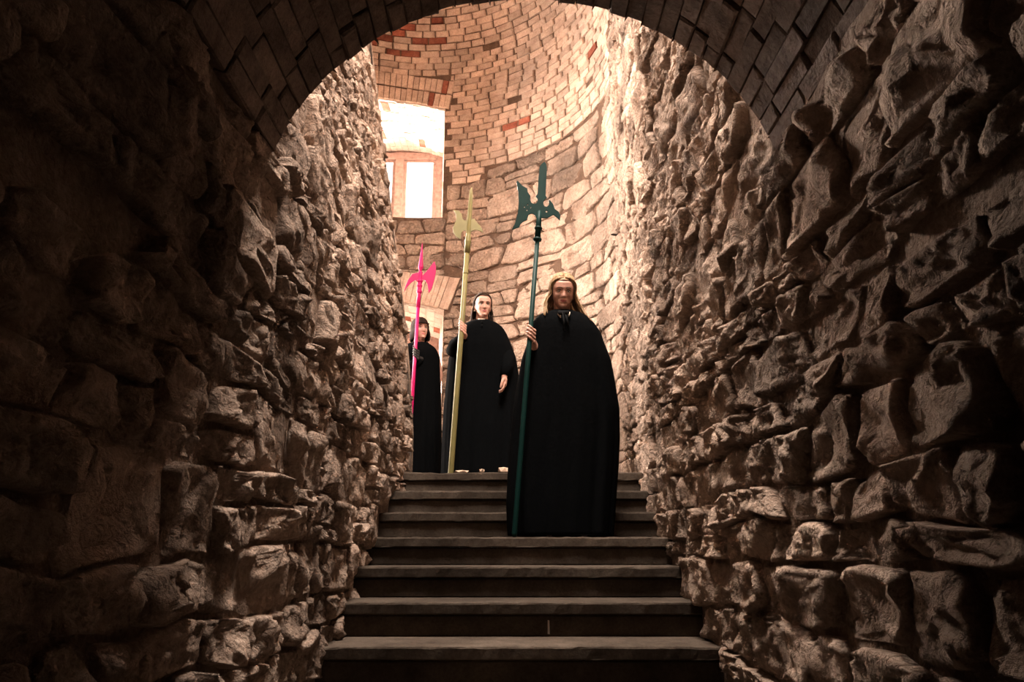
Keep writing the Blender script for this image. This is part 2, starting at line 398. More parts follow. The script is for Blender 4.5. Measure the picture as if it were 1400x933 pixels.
bricks = []; v = 4.28; row = 0; CH = 0.086
while v < SPR + TR * 0.62:
    ph = max(0, (v - SPR) / TR); sc_ = math.cos(ph)
    u = rng.uniform(0, 0.2)
    while u < 4.75:
        L = (0.215 if (row % 2 == 0) else 0.195) * rng.uniform(0.85, 1.2) / sc_
        cu, cv = u + L / 2, v + CH / 2
        if cv > brick_edge(cu) + 0.02 and not near_arch(cu, cv) and not in_niche(cu, cv):
            a0, a1 = u, u + L
            for q in NICHES[:1]:
                if q['z0'] < cv < q['zs'] + q['rise'] + 0.43:
                    m = 0.0 if cv < q['zs'] else 0.06
                    if cu < q['u0']: a1 = min(a1, q['u0'] - m)
            pr = rng.uniform(0.006, 0.028)
            red = None
            if (1.95 < cu < 2.18 and 4.95 < cv < 5.06) or (1.95 < cu < 2.1 and 4.80 < cv < 4.88): red = M['brick_red']
            elif 3.0 < cu < 4.6 and cv > 6.15 and rng.random() < 0.35: red = M['brick_red']
            elif rng.random() < 0.006: red = M['brick_red']
            dv = 0.012 * noise.noise(Vector((cu * 1.5, row * 0.3, 9)))
            if rng.random() > 0.012:
                bricks.append((cu, cv, flipf(patch_brick(S_back, a0, a1, v + dv, v + CH + dv, pr, 0.03, 0.010, 0.008, 0.004)), red))
        u += L
    v += CH; row += 1
add_pieces('brick', 'brickwork', bricks, M['brick'], M['brick_stuff'], wall_back, 300, lambda p: (p[3] is None, abs(p[0] - 2.2) * 0.8 + abs(p[1] - 5.4) * 0.9), smooth=False)
# upright brick fans above the niches
for qi, q in enumerate(NICHES[:2]):
    c = (q['u0'] + q['u1']) / 2; hw = (q['u1'] - q['u0']) / 2 + 0.05; nb = 24 if qi == 0 else 30; spread = 0.22 if qi == 0 else 0.45
    for i in range(nb):
        for rr in range(2 if qi == 0 else 1):
            r0, r1 = ((0.0, 0.20) if rr == 0 else (0.205, 0.40)) if qi == 0 else (0.0, 0.40)
            def Pf(a, b, i=i):
                s = -1 + 2 * (i + a) / nb
                base = q['zs'] + q['rise'] * (1 - s * s) + 0.004
                fan = 1 + b * spread
                return S_back(c + s * hw * fan, base + b)
            g = flipf(patch_brick(Pf, 0.0, 1.0, r0, r1, rng.uniform(0.012, 0.03), 0.03, 0.007, 0.009, 0.002))
            link('brick', g[0], g[1], M['brick_red'] if rng.random() < 0.04 else M['brick'], wall_back)

# ------------------------------------------------------------------ windows in their niches
def make_window(q, name, label, detail):
    root = empty(name, (q['bc'].x, q['bc'].y, q['z0'] + ZO)); tag(root, label, 'window', kind='structure')
    inv = Matrix.Translation((-q['bc'].x, -q['bc'].y, -(q['z0'] + ZO)))
    def put(nm, v, f, mat, parent=root, smooth=False): return link(nm, [inv @ Vector(p) for p in v], f, mat, parent, smooth)
    N = 16
    def arch(s): return q['zs'] + q['rise'] * (1 - (2 * s - 1) ** 2)
    def front(s, z): return S_back(q['u0'] + (q['u1'] - q['u0']) * s, z)[0]
    def back(s, z):
        p = q['bc'] + q['bt'] * q['bh'] * (2 * s - 1); return Vector((p.x, p.y, z + ZO))
    parts = []
    v = []                                            # soffit
    for i in range(N + 1):
        s = i / N; v += [front(s, arch(s)), back(s, arch(s))]
    parts.append((v, [(2 * i, 2 * i + 1, 2 * i + 3, 2 * i + 2) for i in range(N)]))
    v = []                                            # spandrel fill to the wall's opening
    for i in range(N + 1):
        s = i / N; v += [front(s, arch(s)), front(s, q['zt'])]
    parts.append((v, [(2 * i, 2 * i + 1, 2 * i + 3, 2 * i + 2) for i in range(N)]))
    for s in (0, 1):
        parts.append(([front(s, q['z0']), back(s, q['z0']), back(s, arch(s)), front(s, arch(s))], [(0, 1, 2, 3)]))
    v = []
    for i in range(N + 1):
        s = i / N; v += [front(s, q['z0']), back(s, q['z0'])]
    parts.append((v, [(2 * i, 2 * i + 1, 2 * i + 3, 2 * i + 2) for i in range(N)]))
    v, f = merge(parts); put('reveal', v, f, M['brick_white'])
    def off(p, d):                                    # shift towards the outside
        o = Vector((-q['bt'].y, q['bt'].x, 0)); o = -o if (Vector((q['bc'].x, q['bc'].y)) - TC).dot(o.xy) < 0 else o
        return p + o * d
    if detail:
        ns, nk = 15, 6
        def Ps(a, b):
            s = min(1, max(0, a)); p = front(s, arch(s)).lerp(back(s, arch(s)), b); return p, Vector((0, 0, -1))
        for i in range(ns):
            sh = rng.uniform(0, 0.5)
            for j in range(-1, nk):
                b0, b1 = max(0.005, (j + sh) / nk), min(0.985, (j + 1 + sh) / nk)
                if b1 - b0 < 0.03: continue
                g = patch_brick(Ps, i / ns, (i + 1) / ns, b0, b1, rng.uniform(0.004, 0.014), 0.01, 0.005, 0.005, 0.001)
                put('brick', g[0], g[1], M['brick_red'] if rng.random() < 0.05 else M['brick_white'])
        def Pj(a, b):
            p = front(0, q['z0'] + (q['zs'] - q['z0']) * b).lerp(back(0, q['z0'] + (q['zs'] - q['z0']) * b), a); return p, Vector((-1, 0, 0))
        for j in range(12):
            sh = 0.12 * (j % 2)
            for i in range(-1, 4):
                a0, a1 = max(0.0, i / 4 + sh), min(0.98, (i + 1) / 4 + sh)
                if a1 - a0 < 0.04: continue
                g = patch_brick(Pj, a0, a1, j / 12, (j + 1) / 12, rng.uniform(0.004, 0.012), 0.01, 0.005, 0.005, 0.001)
                put('brick', g[0], g[1], M['brick_white'])
    # frame members, mullion and panes
    t3 = Vector((q['bt'].x, q['bt'].y, 0)); o3 = off(Vector((0, 0, 0)), 1.0); B = Vector((q['bc'].x, q['bc'].y, 0))
    zt = q['zs'] + q['rise'] * 0.55; zb = q['z0']
    def bar(a0, a1, z0, z1, d0, d1):
        v = []
        for z in (z0, z1):
            for (a, d) in ((a0, d0), (a1, d0), (a1, d1), (a0, d1)):
                v.append(B + t3 * a + o3 * d + Vector((0, 0, z + ZO)))
        return v, [(0, 3, 2, 1), (4, 5, 6, 7), (0, 1, 5, 4), (1, 2, 6, 5), (2, 3, 7, 6), (3, 0, 4, 7)]
    h = q['bh']
    put('frame', *merge([bar(-h, -h + 0.10, zb, zt, -0.06, 0.06), bar(h - 0.10, h, zb, zt, -0.06, 0.06),
                         bar(-h + 0.10, h - 0.10, zt - 0.09, zt, -0.06, 0.06), bar(-h + 0.10, h - 0.10, zb, zb + 0.08, -0.06, 0.06),
                         bar(-h, h, zt, zt + 0.14, -0.02, 0.06)]), M['wood'])
    put('mullion', *bar(-0.055, 0.055, zb + 0.08, zt - 0.09, -0.07, 0.05), M['wood'])
    for a0, a1 in ((-h + 0.10, -0.055), (0.055, h - 0.10)):
        s = put('sash', *merge([bar(a0, a0 + 0.045, zb + 0.08, zt - 0.09, -0.02, 0.02), bar(a1 - 0.045, a1, zb + 0.08, zt - 0.09, -0.02, 0.02),
                                bar(a0 + 0.045, a1 - 0.045, zt - 0.135, zt - 0.09, -0.02, 0.02), bar(a0 + 0.045, a1 - 0.045, zb + 0.08, zb + 0.125, -0.02, 0.02)]), M['wood'])
        put('pane', *bar(a0 + 0.045, a1 - 0.045, zb + 0.125, zt - 0.135, -0.003, 0.003), M['glass'], s)
    return root
make_window(NICHES[0], 'window_1', 'upper bright window in a deep whitewashed brick niche', True)
make_window(NICHES[1], 'window_2', 'lower bright window behind the dark-haired person in the corner', True)
make_window(NICHES[2], 'fill_window_3', 'tall added side window for fill light, unseen beyond the left wall', False)  # added out of view so its lamp can light the tower
make_window(NICHES[3], 'fill_window_4', 'low added side window for fill light, unseen beyond the left wall', False)  # second unseen window, added for the low fill lamp

# ------------------------------------------------------------------ barrel vault over the lower stairs
VC = Vector((0.045, 1.03)); VR = 0.93
PSI0, PSI1 = R(-71), R(71)                             # from the crown, left negative
def S_vault(y, a):                                     # a = arc length from the left springing
    psi = PSI0 + a / VR
    return Vector((VC.x + VR * math.sin(psi), y, VC.y + VR * math.cos(psi) + ZO)), Vector((-math.sin(psi), 0, -math.cos(psi)))
ARC = (PSI1 - PSI0) * VR; NCO = 36; CW = ARC / NCO
V1 = []; ys = frange(-3, Y_ARCH - 0.02, 0.2) + [Y_ARCH + 0.004]
aa = []
for i in range(NCO):
    aa += [i * CW, i * CW + 0.006, i * CW + 0.5 * CW, (i + 1) * CW - 0.006]
aa.append(ARC)
for yy in ys:
    for j, a in enumerate(aa):
        p, n = S_vault(yy, a); tooth = (rng.uniform(0.010, 0.024) if rng.random() < 0.7 else 0.0) if (yy > Y_ARCH - 0.05 and j % 4 in (0,)) else -0.012
        V1.append(p + n * tooth)
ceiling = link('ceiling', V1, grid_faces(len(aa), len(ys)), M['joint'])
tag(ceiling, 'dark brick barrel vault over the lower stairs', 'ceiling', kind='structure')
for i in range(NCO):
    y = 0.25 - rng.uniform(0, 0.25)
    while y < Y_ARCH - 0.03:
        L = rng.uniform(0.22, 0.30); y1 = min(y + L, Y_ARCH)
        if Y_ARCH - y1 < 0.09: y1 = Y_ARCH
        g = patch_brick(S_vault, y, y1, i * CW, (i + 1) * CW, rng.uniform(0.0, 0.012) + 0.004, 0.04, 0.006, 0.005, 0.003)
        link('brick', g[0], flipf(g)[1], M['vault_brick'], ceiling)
        y = y1
# masonry that closes the vault to the sides and carries on above it
def prism_wall(name, ring, y0, y1, mat, label):
    nn = len(ring); v = [(x, y0, z) for x, z in ring] + [(x, y1, z) for x, z in ring]
    f = [tuple(range(nn)), tuple(reversed(range(nn, 2 * nn)))] + [(i, i + nn, (i + 1) % nn + nn, (i + 1) % nn) for i in range(nn)]
    o = link(name, v, f, mat); return tag(o, label, 'wall', kind='structure')
ring = []
for i in range(49):
    psi = PSI0 + (PSI1 - PSI0) * i / 48; ring.append((VC.x + (VR + 0.035) * math.sin(psi), VC.y + (VR + 0.035) * math.cos(psi) + ZO))
ring = ring + [(1.15, ring[-1][1] - 0.12), (1.15, SPR + 0.1 + ZO), (-1.6, SPR + 0.1 + ZO), (-1.6, ring[0][1] - 0.12)]
prism_wall('wall_front', ring, Y_ARCH - 0.35, Y_ARCH - 0.004, M['mortar'], 'dark wall face above the brick arch')
v, f = box(-1.1, 1.15, -3.1, -3.0, -0.05, 2.1 + ZO)
tag(link('wall_rear', v, f, M['mortar']), 'closing wall at the foot of the stair tunnel', 'wall', kind='structure')
v1, f1 = box(-1.15, -0.87, -3.0, Y_ARCH - 0.35, 1.30 + ZO, 1.6 + ZO); v2, f2 = box(0.94, 1.2, -3.0, Y_ARCH - 0.35, 1.30 + ZO, 1.6 + ZO)
v, f = merge([(v1, f1), (v2, f2)])
tag(link('trim_1', v, f, M['mortar']), 'stone ledge where the vault springs from the walls', 'ledge', kind='structure')
# flat roof over the stair slot beside the dome
V, F = [], []; n = 40; xs = frange(-1.6, 1.15, 0.06); ys = frange(Y_ARCH - 0.3, 6.7, 0.06)
for y in ys:
    for x in xs: V.append((x, y, SPR + 0.04 + ZO))
for j in range(len(ys) - 1):
    for i in range(len(xs) - 1):
        if (Vector(((xs[i] + xs[i + 1]) / 2, (ys[j] + ys[j + 1]) / 2)) - TC).length > TR - 0.06 and not (abs((xs[i] + xs[i + 1]) / 2 - 0.05) < 0.8 and abs((ys[j] + ys[j + 1]) / 2 - 3.4) < 0.85): F.append((j * len(xs) + i, j * len(xs) + i + 1, (j + 1) * len(xs) + i + 1, (j + 1) * len(xs) + i))
tag(link('ceiling', V, F, M['mortar']), 'plastered ceiling above the upper stairs', 'ceiling', kind='structure')
# glazed roof light added over the slot to brighten the passage walls
rl = empty('fill_roof_light', (0.05, 3.4, SKY_Z)); tag(rl, 'added glazed roof light for fill, unseen above the stairs', 'window', kind='structure')
v, f = merge([box(-0.86, -0.78, -0.91, 0.91, -0.03, 0.12), box(0.78, 0.86, -0.91, 0.91, -0.03, 0.12), box(-0.78, 0.78, -0.91, -0.83, -0.03, 0.12), box(-0.78, 0.78, 0.83, 0.91, -0.03, 0.12)])
link('frame', v, f, M['wood'], rl)
for gx in (-0.26, 0.26):
    v, f = box(gx - 0.02, gx + 0.02, -0.83, 0.83, 0.02, 0.09); link('glazing_bar', v, f, M['wood'], rl)
for gx in (-0.52, 0.0, 0.52):
    v, f = box(gx - 0.24, gx + 0.24, -0.83, 0.83, 0.05, 0.056); link('pane', v, f, M['glass'], rl)
# rest of the dome on the entrance side
V1, F1 = wall_grid(S_back, frange(U_END, 2 * math.pi * TR, 0.2), frange(SPR + 0.05, SPR + TR * 1.5, 0.2), lambda u, v: False, 0.004)
tag(link('ceiling', V1, F1, M['brick_stuff'], None, True), 'domed brick top of the stair tower', 'ceiling', kind='structure')

# ------------------------------------------------------------------ floors and stairs
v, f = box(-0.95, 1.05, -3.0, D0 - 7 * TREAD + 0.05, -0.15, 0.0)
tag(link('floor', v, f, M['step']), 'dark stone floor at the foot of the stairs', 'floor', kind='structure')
ZL = Z0 + 6 * RISE + ZO
pts = [(0.95, D0 + 6 * TREAD + 0.30)] + [(1.02, 6.6)] + [(TC.x + 2.13 * math.cos(R(a)), TC.y + 2.13 * math.sin(R(a))) for a in range(6, 213, 6)] + [(-2.6, 5.6), (-0.86, 6.2), (-0.86, D0 + 6 * TREAD + 0.30)]
nn = len(pts)
v = [(x, y, ZL) for x, y in pts] + [(x, y, ZL - 0.2) for x, y in pts]
f = [tuple(range(nn)), tuple(reversed(range(nn, 2 * nn)))] + [(i, i + nn, (i + 1) % nn + nn, (i + 1) % nn) for i in range(nn)]
tag(link('floor', v, f, M['step']), 'stone landing floor at the top of the stairs', 'floor', kind='structure')
stairs = empty('staircase', (0, D0 - 7 * TREAD, 0)); tag(stairs, 'broad worn stone staircase climbing between two rubble walls', 'staircase', kind='structure')
def step_piece(nm, y0, y1, z0, z1, wear, seed, xa=-0.86, xb=0.95):
    nx = 60; prof = [(y1, z0), (y0 + 0.004, z0), (y0, z0 + 0.006), (y0, z1 - 0.010), (y0 + 0.004, z1 - 0.003), (y0 + 0.012, z1), (y1, z1)]
    V = []
    for i in range(nx + 1):
        x = xa + (xb - xa) * i / nx
        for j, (y, z) in enumerate(prof):
            q = Vector((x * 6, seed * 3.1, j * 0.15)); dy = dz = 0.0
            if j in (2, 3, 4, 5): dy = wear * (0.7 * noise.noise(q) + 0.5 * noise.noise(q * 3.3))
            if j in (3, 4, 5):
                c = max(0.0, noise.noise(Vector((x * 3, seed * 1.7, 5))) - 0.25); dz = -wear * (abs(noise.noise(q * 2.1)) * 0.7 + 2.0 * c)
            V.append((x, y + dy - stairs.location.y, z + dz))
    k = len(prof); F = []
    for i in range(nx):
        for j in range(k):
            F.append((i * k + j, i * k + (j + 1) % k, (i + 1) * k + (j + 1) % k, (i + 1) * k + j))
    F += [tuple(reversed(range(k))), tuple(range(nx * k, nx * k + k))]
    return link(nm, V, F, M['step'], stairs)
for n_ in range(-7, 7):
    y0 = D0 + n_ * TREAD; zt = Z0 + n_ * RISE + ZO
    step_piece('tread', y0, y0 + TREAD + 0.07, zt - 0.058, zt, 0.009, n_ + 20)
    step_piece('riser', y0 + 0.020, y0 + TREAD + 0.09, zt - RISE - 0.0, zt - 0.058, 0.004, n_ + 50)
# chalk mark on a riser
y0 = D0 + 1 * TREAD + 0.018 - stairs.location.y; zt = Z0 + RISE + ZO
m_ = link('paint_mark', [(0.170, y0 - 0.002, zt - 0.145), (0.180, y0 - 0.002, zt - 0.146), (0.179, y0 - 0.002, zt - 0.085), (0.171, y0 - 0.002, zt - 0.083),
                         (0.170, y0 + 0.004, zt - 0.145), (0.180, y0 + 0.004, zt - 0.146), (0.179, y0 + 0.004, zt - 0.085), (0.171, y0 + 0.004, zt - 0.083)],
          [(0, 1, 2, 3), (0, 4, 5, 1), (1, 5, 6, 2), (2, 6, 7, 3), (3, 7, 4, 0), (7, 6, 5, 4)], M['chalk'], stairs)
m_['label'] = 'short pale vertical mark on a riser'

# small pale pieces placed along the landing edge
def chip(x, sx, sz, label):
    bm = bmesh.new(); bmesh.ops.create_icosphere(bm, subdivisions=1, radius=1.0)
    V = []
    for p in bm.verts:
        q = p.co.copy(); k = 1 + 0.25 * noise.noise(q * 1.7 + Vector((x * 40, 0, 0)))
        V.append(Vector((q.x * sx * k, q.y * 0.03 * k, max(-0.75, min(0.7, q.z)) * sz * k)))
    lo = min(p.z for p in V); F = [tuple(q.index for q in fc.verts) for fc in bm.faces]; bm.free()
    o = link('pale_chip', [p - Vector((0, 0, lo)) for p in V], F, M['chip'])
    o.location = (x, D0 + 6 * TREAD + 0.06, ZL - 0.001); tag(o, label, 'stone chip', 'pale chips on the landing edge')
chip(-0.37, 0.06, 0.014, 'flat pale chip on landing edge beside the olive halberd pole')
chip(-0.222, 0.026, 0.022, 'small pale chip on landing edge, middle of the three')
chip(-0.065, 0.045, 0.030, 'pale chip on landing edge next to the blonde person')
# iron spike in the right wall
def tube(pts, rads, sides=10, caps=True):
    V, F = [], []; n = len(pts); pts = [Vector(p) for p in pts]; up = None
    for i, p in enumerate(pts):
        t = (pts[min(n - 1, i + 1)] - pts[max(0, i - 1)]).normalized()
        if up is None: up = t.orthogonal().normalized()
        up = (up - t * up.dot(t)).normalized(); sd = t.cross(up)
        r = rads[i] if isinstance(rads, (list, tuple)) else rads
        ra, rb = r if isinstance(r, tuple) else (r, r)
        for k in range(sides):
            a = 2 * math.pi * k / sides; V.append(p + up * (ra * math.cos(a)) + sd * (rb * math.sin(a)))
    for i in range(n - 1):
        for k in range(sides):
            k2 = (k + 1) % sides; F.append((i * sides + k, i * sides + k2, (i + 1) * sides + k2, (i + 1) * sides + k))
    if caps: F += [tuple(reversed(range(sides))), tuple(range((n - 1) * sides, n * sides))]
    return V, F
v, f = tube([(1.03, 6.22, 2.64 + ZO), (0.93, 6.21, 2.643 + ZO), (0.875, 6.2, 2.645 + ZO), (0.86, 6.2, 2.646 + ZO)], [0.012, 0.012, 0.010, 0.004], 8)
tag(link('iron_spike', v, f, M['iron']), 'short dark iron spike driven into the right wall', 'spike')

# ------------------------------------------------------------------ halberds
def plate(outline, holes, thick, mat, name, parent, mtx):
    cu = bpy.data.curves.new(name, 'CURVE'); cu.dimensions = '2D'; cu.fill_mode = 'BOTH'; cu.extrude = thick; cu.bevel_depth = 0.0015; cu.bevel_resolution = 0
    for poly in [outline] + holes:
        s = cu.splines.new('POLY'); s.points.add(len(poly) - 1)
        for p, c in zip(s.points, poly): p.co = (c[0], c[1], 0, 1)
        s.use_cyclic_u = True
    tmp = bpy.data.objects.new(name, cu); COL.objects.link(tmp)
    me = bpy.data.meshes.new_from_object(tmp.evaluated_get(bpy.context.evaluated_depsgraph_get()))
    bpy.data.objects.remove(tmp); bpy.data.curves.remove(cu)
    me.transform(mtx); me.materials.clear(); me.materials.append(mat)
    o = bpy.data.objects.new(name, me); COL.objects.link(o); o.parent = parent
    return o
def halberd(bottom, top_axis, label, outline, holes, sh, sv, mat, rad, rings, yaw=0.0, spear=None, name='halberd'):
    """bottom: foot of the pole; top_axis: where the blade's own origin sits; outline: (x, up) from there"""
    b, t = Vector(bottom), Vector(top_axis); root = empty(name, b)
    tag(root, label, 'halberd', 'halberds held by the cloaked people')
    ax = (t - b).normalized(); L = (t - b).length
    xx = Vector((math.cos(yaw), math.sin(yaw), 0)); xx = (xx - ax * xx.dot(ax)).normalized(); yy = ax.cross(xx)
    mt = Matrix((xx.to_4d(), ax.to_4d(), (-yy).to_4d(), (0, 0, 0, 1))).transposed()
    mt = Matrix(((xx.x, ax.x, -yy.x, 0), (xx.y, ax.y, -yy.y, 0), (xx.z, ax.z, -yy.z, 0), (0, 0, 0, 1)))
    mt = Matrix.Translation(ax * L) @ mt
    v, f = tube([ax * 0.0, ax * 0.02, ax * (L * 0.5), ax * L], [rad * 0.9, rad, rad, rad * 0.92], 12)
    link('pole', v, f, mat, root, True)
    for (zr, rr, hh) in rings:
        c = ax * (L + zr)
        v, f = tube([c - ax * hh, c - ax * hh * 0.6, c, c + ax * hh * 0.6, c + ax * hh], [rad, rr * 0.9, rr, rr * 0.9, rad], 14)
        link('collar_ring', v, f, mat, root, True)
    v, f = tube([ax * (L - 0.16), ax * (L - 0.02), ax * (L + 0.05)], [rad * 1.25, rad * 1.1, rad * 0.7], 12)
    link('socket', v, f, mat, root, True)
    plate([(x * sh, y * sv) for x, y in outline], [[(cx * sh + r * sh * math.cos(2 * math.pi * k / 12), cy * sv + r * sv * math.sin(2 * math.pi * k / 12)) for k in range(12)] for cx, cy, r in holes], 0.004, mat, 'blade', root, mt)
    if spear:
        v, f = tube([ax * (L + a) for a, r in spear], [r for a, r in spear], 8); link('spear_point', v, f, mat, root)
    return root
def local(pts, o, axis):                              # outline traced around the weapon's own axis
    a = Vector(axis).normalized(); s = Vector((a.y * -1, a.x)) if False else Vector((-a.y, a.x))
    out = []
    for x, y in pts:
        d = Vector((x - o[0], y - o[1])); up = d.dot(a); rt = d.dot(s)
        out.append((rt, up))
    return out
G = [(428,92),(445,115),(452,160),(446,280),(440,400),(438,455),(451,478),(430,495),(415,520),(415,550),(430,572),(455,576),(475,557),(479,530),(474,506),(484,508),(515,545),(535,600),(575,630),(592,670),(588,712),(560,685),(520,655),(490,672),(455,692),(400,688),(345,690),(335,665),(310,645),(285,642),(260,655),(248,690),(245,710),(200,730),(175,755),(165,785),(92,810),(120,760),(150,650),(160,530),(155,420),(133,310),(145,298),(190,350),(245,380),(250,420),(278,460),(275,500),(290,535),(320,547),(345,538),(358,510),(355,485),(338,465),(352,445),(358,420),(368,250),(378,150),(400,112)]
GH = [(252,552,8),(218,577,9),(283,586,8),(245,611,9),(449,625,13)]
axg = (45, -595)
gl_ = local(G, (372, 690), axg); gh_ = [(*local([(x, y)], (372, 690), axg)[0], r) for x, y, r in GH]
halberd((0.013, 4.600, 0.07 + ZO), (0.178, 4.66, 2.105 + ZO), 'dark green halberd with pierced axe blade held by the blonde person', gl_, gh_, 0.00063, 0.00069, M['green'], 0.0165,
        [(-0.075, 0.027, 0.012), (-0.155, 0.029, 0.014)], 0.0)
Yl = [(612,250),(618,300),(608,440),(622,440),(640,462),(660,485),(676,520),(650,508),(625,503),(605,512),(600,545),(577,545),(576,505),(560,505),(548,520),(545,556),(520,538),(505,515),(502,490),(512,465),(522,440),(520,410),(508,385),(535,390),(552,410),(556,440),(575,450),(583,440),(600,275)]
axy = (24, -290)
yl_ = local(Yl, (589, 540), axy)
halberd((-0.492, 6.20, 0.542 + ZO), (-0.385, 6.28, 2.66 + ZO), 'pale olive yellow halberd held by the long-haired brunette person', yl_, [], 1 / (4.24 * 154), 1 / (4.24 * 141), M['yellow'], 0.023,
        [(-0.05, 0.030, 0.012), (-0.35, 0.026, 0.008)], 0.0, [(0.0, 0.02), (0.2, 0.018), (0.35, 0.014), (0.47, 0.004)])
Mg = [(205,300),(183,300),(140,310),(105,355),(85,400),(73,440),(95,405),(130,372),(160,357),(185,370),(205,372),(225,355),(245,370),(258,395),(262,430),(265,465),(290,430),(310,370),(325,310),(328,260),(318,220),(285,260),(250,300),(222,325)]
axm = (38, -395)
mg_ = local(Mg, (190, 450), axm)
halberd((-0.945, 6.98, 0.542 + ZO), (-0.895, 7.02, 2.40 + ZO), 'magenta pink halberd held by the bob-haired person in the corner', mg_, [], 1 / (5.83 * 140), 1 / (5.83 * 131), M['magenta'], 0.017,
        [(0.0, 0.028, 0.02), (0.06, 0.028, 0.015), (0.11, 0.030, 0.02)], 0.0, [(0.0, 0.022), (0.2, 0.022), (0.21, 0.013), (0.25, 0.026), (0.27, 0.024), (0.42, 0.010), (0.515, 0.002)])

# ------------------------------------------------------------------ people
HW = [(-.120, .010, .050, -.010), (-.116, .024, .074, .0), (-.104, .037, .086, .015), (-.080, .053, .088, .040), (-.045, .067, .088, .072), (0, .073, .089, .095), (.03, .076, .094, .100), (.06, .072, .090, .096), (.085, .058, .070, .078), (.103, .036, .044, .048), (.112, .016, .02, .022), (.1145, .002, .002, .002)]
def g2(x, z, cx, cz, sx, sz): return math.exp(-((x - cx) / sx) ** 2 - ((z - cz) / sz) ** 2)
def head_geo():
    zs = [-.120 + .2345 * (i / 70) for i in range(71)]; na = 96; V = []
    for z in zs:
        wd, fd, bd = lerp_table(HW, z)
        for k in range(na):
            a = 2 * math.pi * k / na; c, s = math.cos(a), math.sin(a); ex = 0.86
            x = wd * math.copysign(abs(s) ** ex, s); dep = fd if c > 0 else bd
            y = -dep * math.copysign(abs(c) ** ex, c)
            if c > 0:
                d = 0.0; ax = abs(x)
                if -.052 < z < .03:                    # nose
                    t = min(1, max(0, (.022 - z) / .060)); am = .003 + .019 * t ** 1.2
                    if z < -.040: am *= max(0, 1 - (-.040 - z) / .010)
                    sw = .0075 + .0065 * t ** 2
                    d += am * math.exp(-(x / sw) ** 2)
                d += -.010 * g2(ax, z, .032, .0, .018, .011)                # eye sockets
                d += .003 * g2(ax, z, .030, .020, .026, .008)               # brow
                d += .005 * g2(ax, z, .046, -.030, .018, .016)              # cheekbone
                d += .006 * g2(x, z, 0, -.062, .018, .005) + .006 * g2(x, z, 0, -.0745, .016, .005) - .004 * g2(x, z, 0, -.068, .022, .0025)
                d += -.004 * g2(x, z, 0, -.085, .02, .006) + .007 * g2(x, z, 0, -.104, .018, .010)
                d += -.003 * g2(ax, z, .03, -.055, .008, .02)
                y -= d
            V.append((x, y, z))
    F = grid_faces(na, len(zs), True); F.append(tuple(reversed(range(na)))); F.append(tuple(range((len(zs) - 1) * na, len(zs) * na)))
    return [Vector(v) for v in V], [tuple(q) for q in F]
HEAD = head_geo()
def ball(c, r, m=10, n=14):
    V, F = [], []; rx, ry, rz = r if isinstance(r, tuple) else (r, r, r); c = Vector(c)
    for j in range(m + 1):
        e = -math.pi / 2 + math.pi * j / m; e = max(-1.5, min(1.5, e))
        for i in range(n):
            a = 2 * math.pi * i / n; V.append(c + Vector((rx * math.cos(e) * math.cos(a), ry * math.cos(e) * math.sin(a), rz * math.sin(e))))
    F = grid_faces(n, m + 1, True); F.append(tuple(reversed(range(n)))); F.append(tuple(range(m * n, m * n + n)))
    return V, F
def limb(pts, rads, sides=14):
    parts = [tube(pts, rads, sides)]
    for p, r in zip(pts, rads):
        rr = r if not isinstance(r, tuple) else min(r)
        parts.append(ball(p, rr * 1.0, 8, 12))
    return merge(parts)
def grip_hand(P, ax, wrist, rp, side=1, s=1.0):
    """a right hand closed round a pole; P the point on the pole axis, ax the pole direction; palm on the side towards +x and behind, fingers crossing the front"""
    P, ax = Vector(P), Vector(ax).normalized()
    ex = Vector((1, 0, 0)); ex = (ex - ax * ex.x).normalized(); ey = ax.cross(ex)
    def at(ang, rad, h): return P + ex * (rad * math.cos(ang)) + ey * (rad * math.sin(ang)) + ax * h
    parts = []
    palm = [at(R(25), rp + .018, h) for h in (-.036, -.012, .012, .034)]
    for p in palm: parts.append(ball(p, (.017 * s, .020 * s, .017 * s), 8, 12))
    parts.append(limb([at(R(60), rp + .020, -.032), at(R(50), rp + .020, 0.0), at(R(50), rp + .018, .030)], [.018, .019, .016]))
    lens = [(.034, .0088, -165), (.0115, .0094, -178), (-.0115, .0090, -172), (-.034, .0078, -150)]
    for h, r, end in lens:
        angs = [20, -30, -80, -125, end]
        parts.append(limb([at(R(a), rp + r * (1.15 if i < 4 else 1.0), h - .002 * i) for i, a in enumerate(angs)], [r * 1.08, r * 1.05, r, r * .95, r * .85], 10))
    parts.append(limb([at(R(70), rp + .016, .020), at(R(110), rp + .013, .040), at(R(160), rp + .011, .046), at(R(200), rp + .010, .042)], [.012, .011, .010, .008], 10))
    W = Vector(wrist)
    parts.append(limb([at(R(60), rp + .024, -.02), (at(R(60), rp + .024, -.03) + W) / 2, W], [.022, .023, .025]))
    return merge(parts)
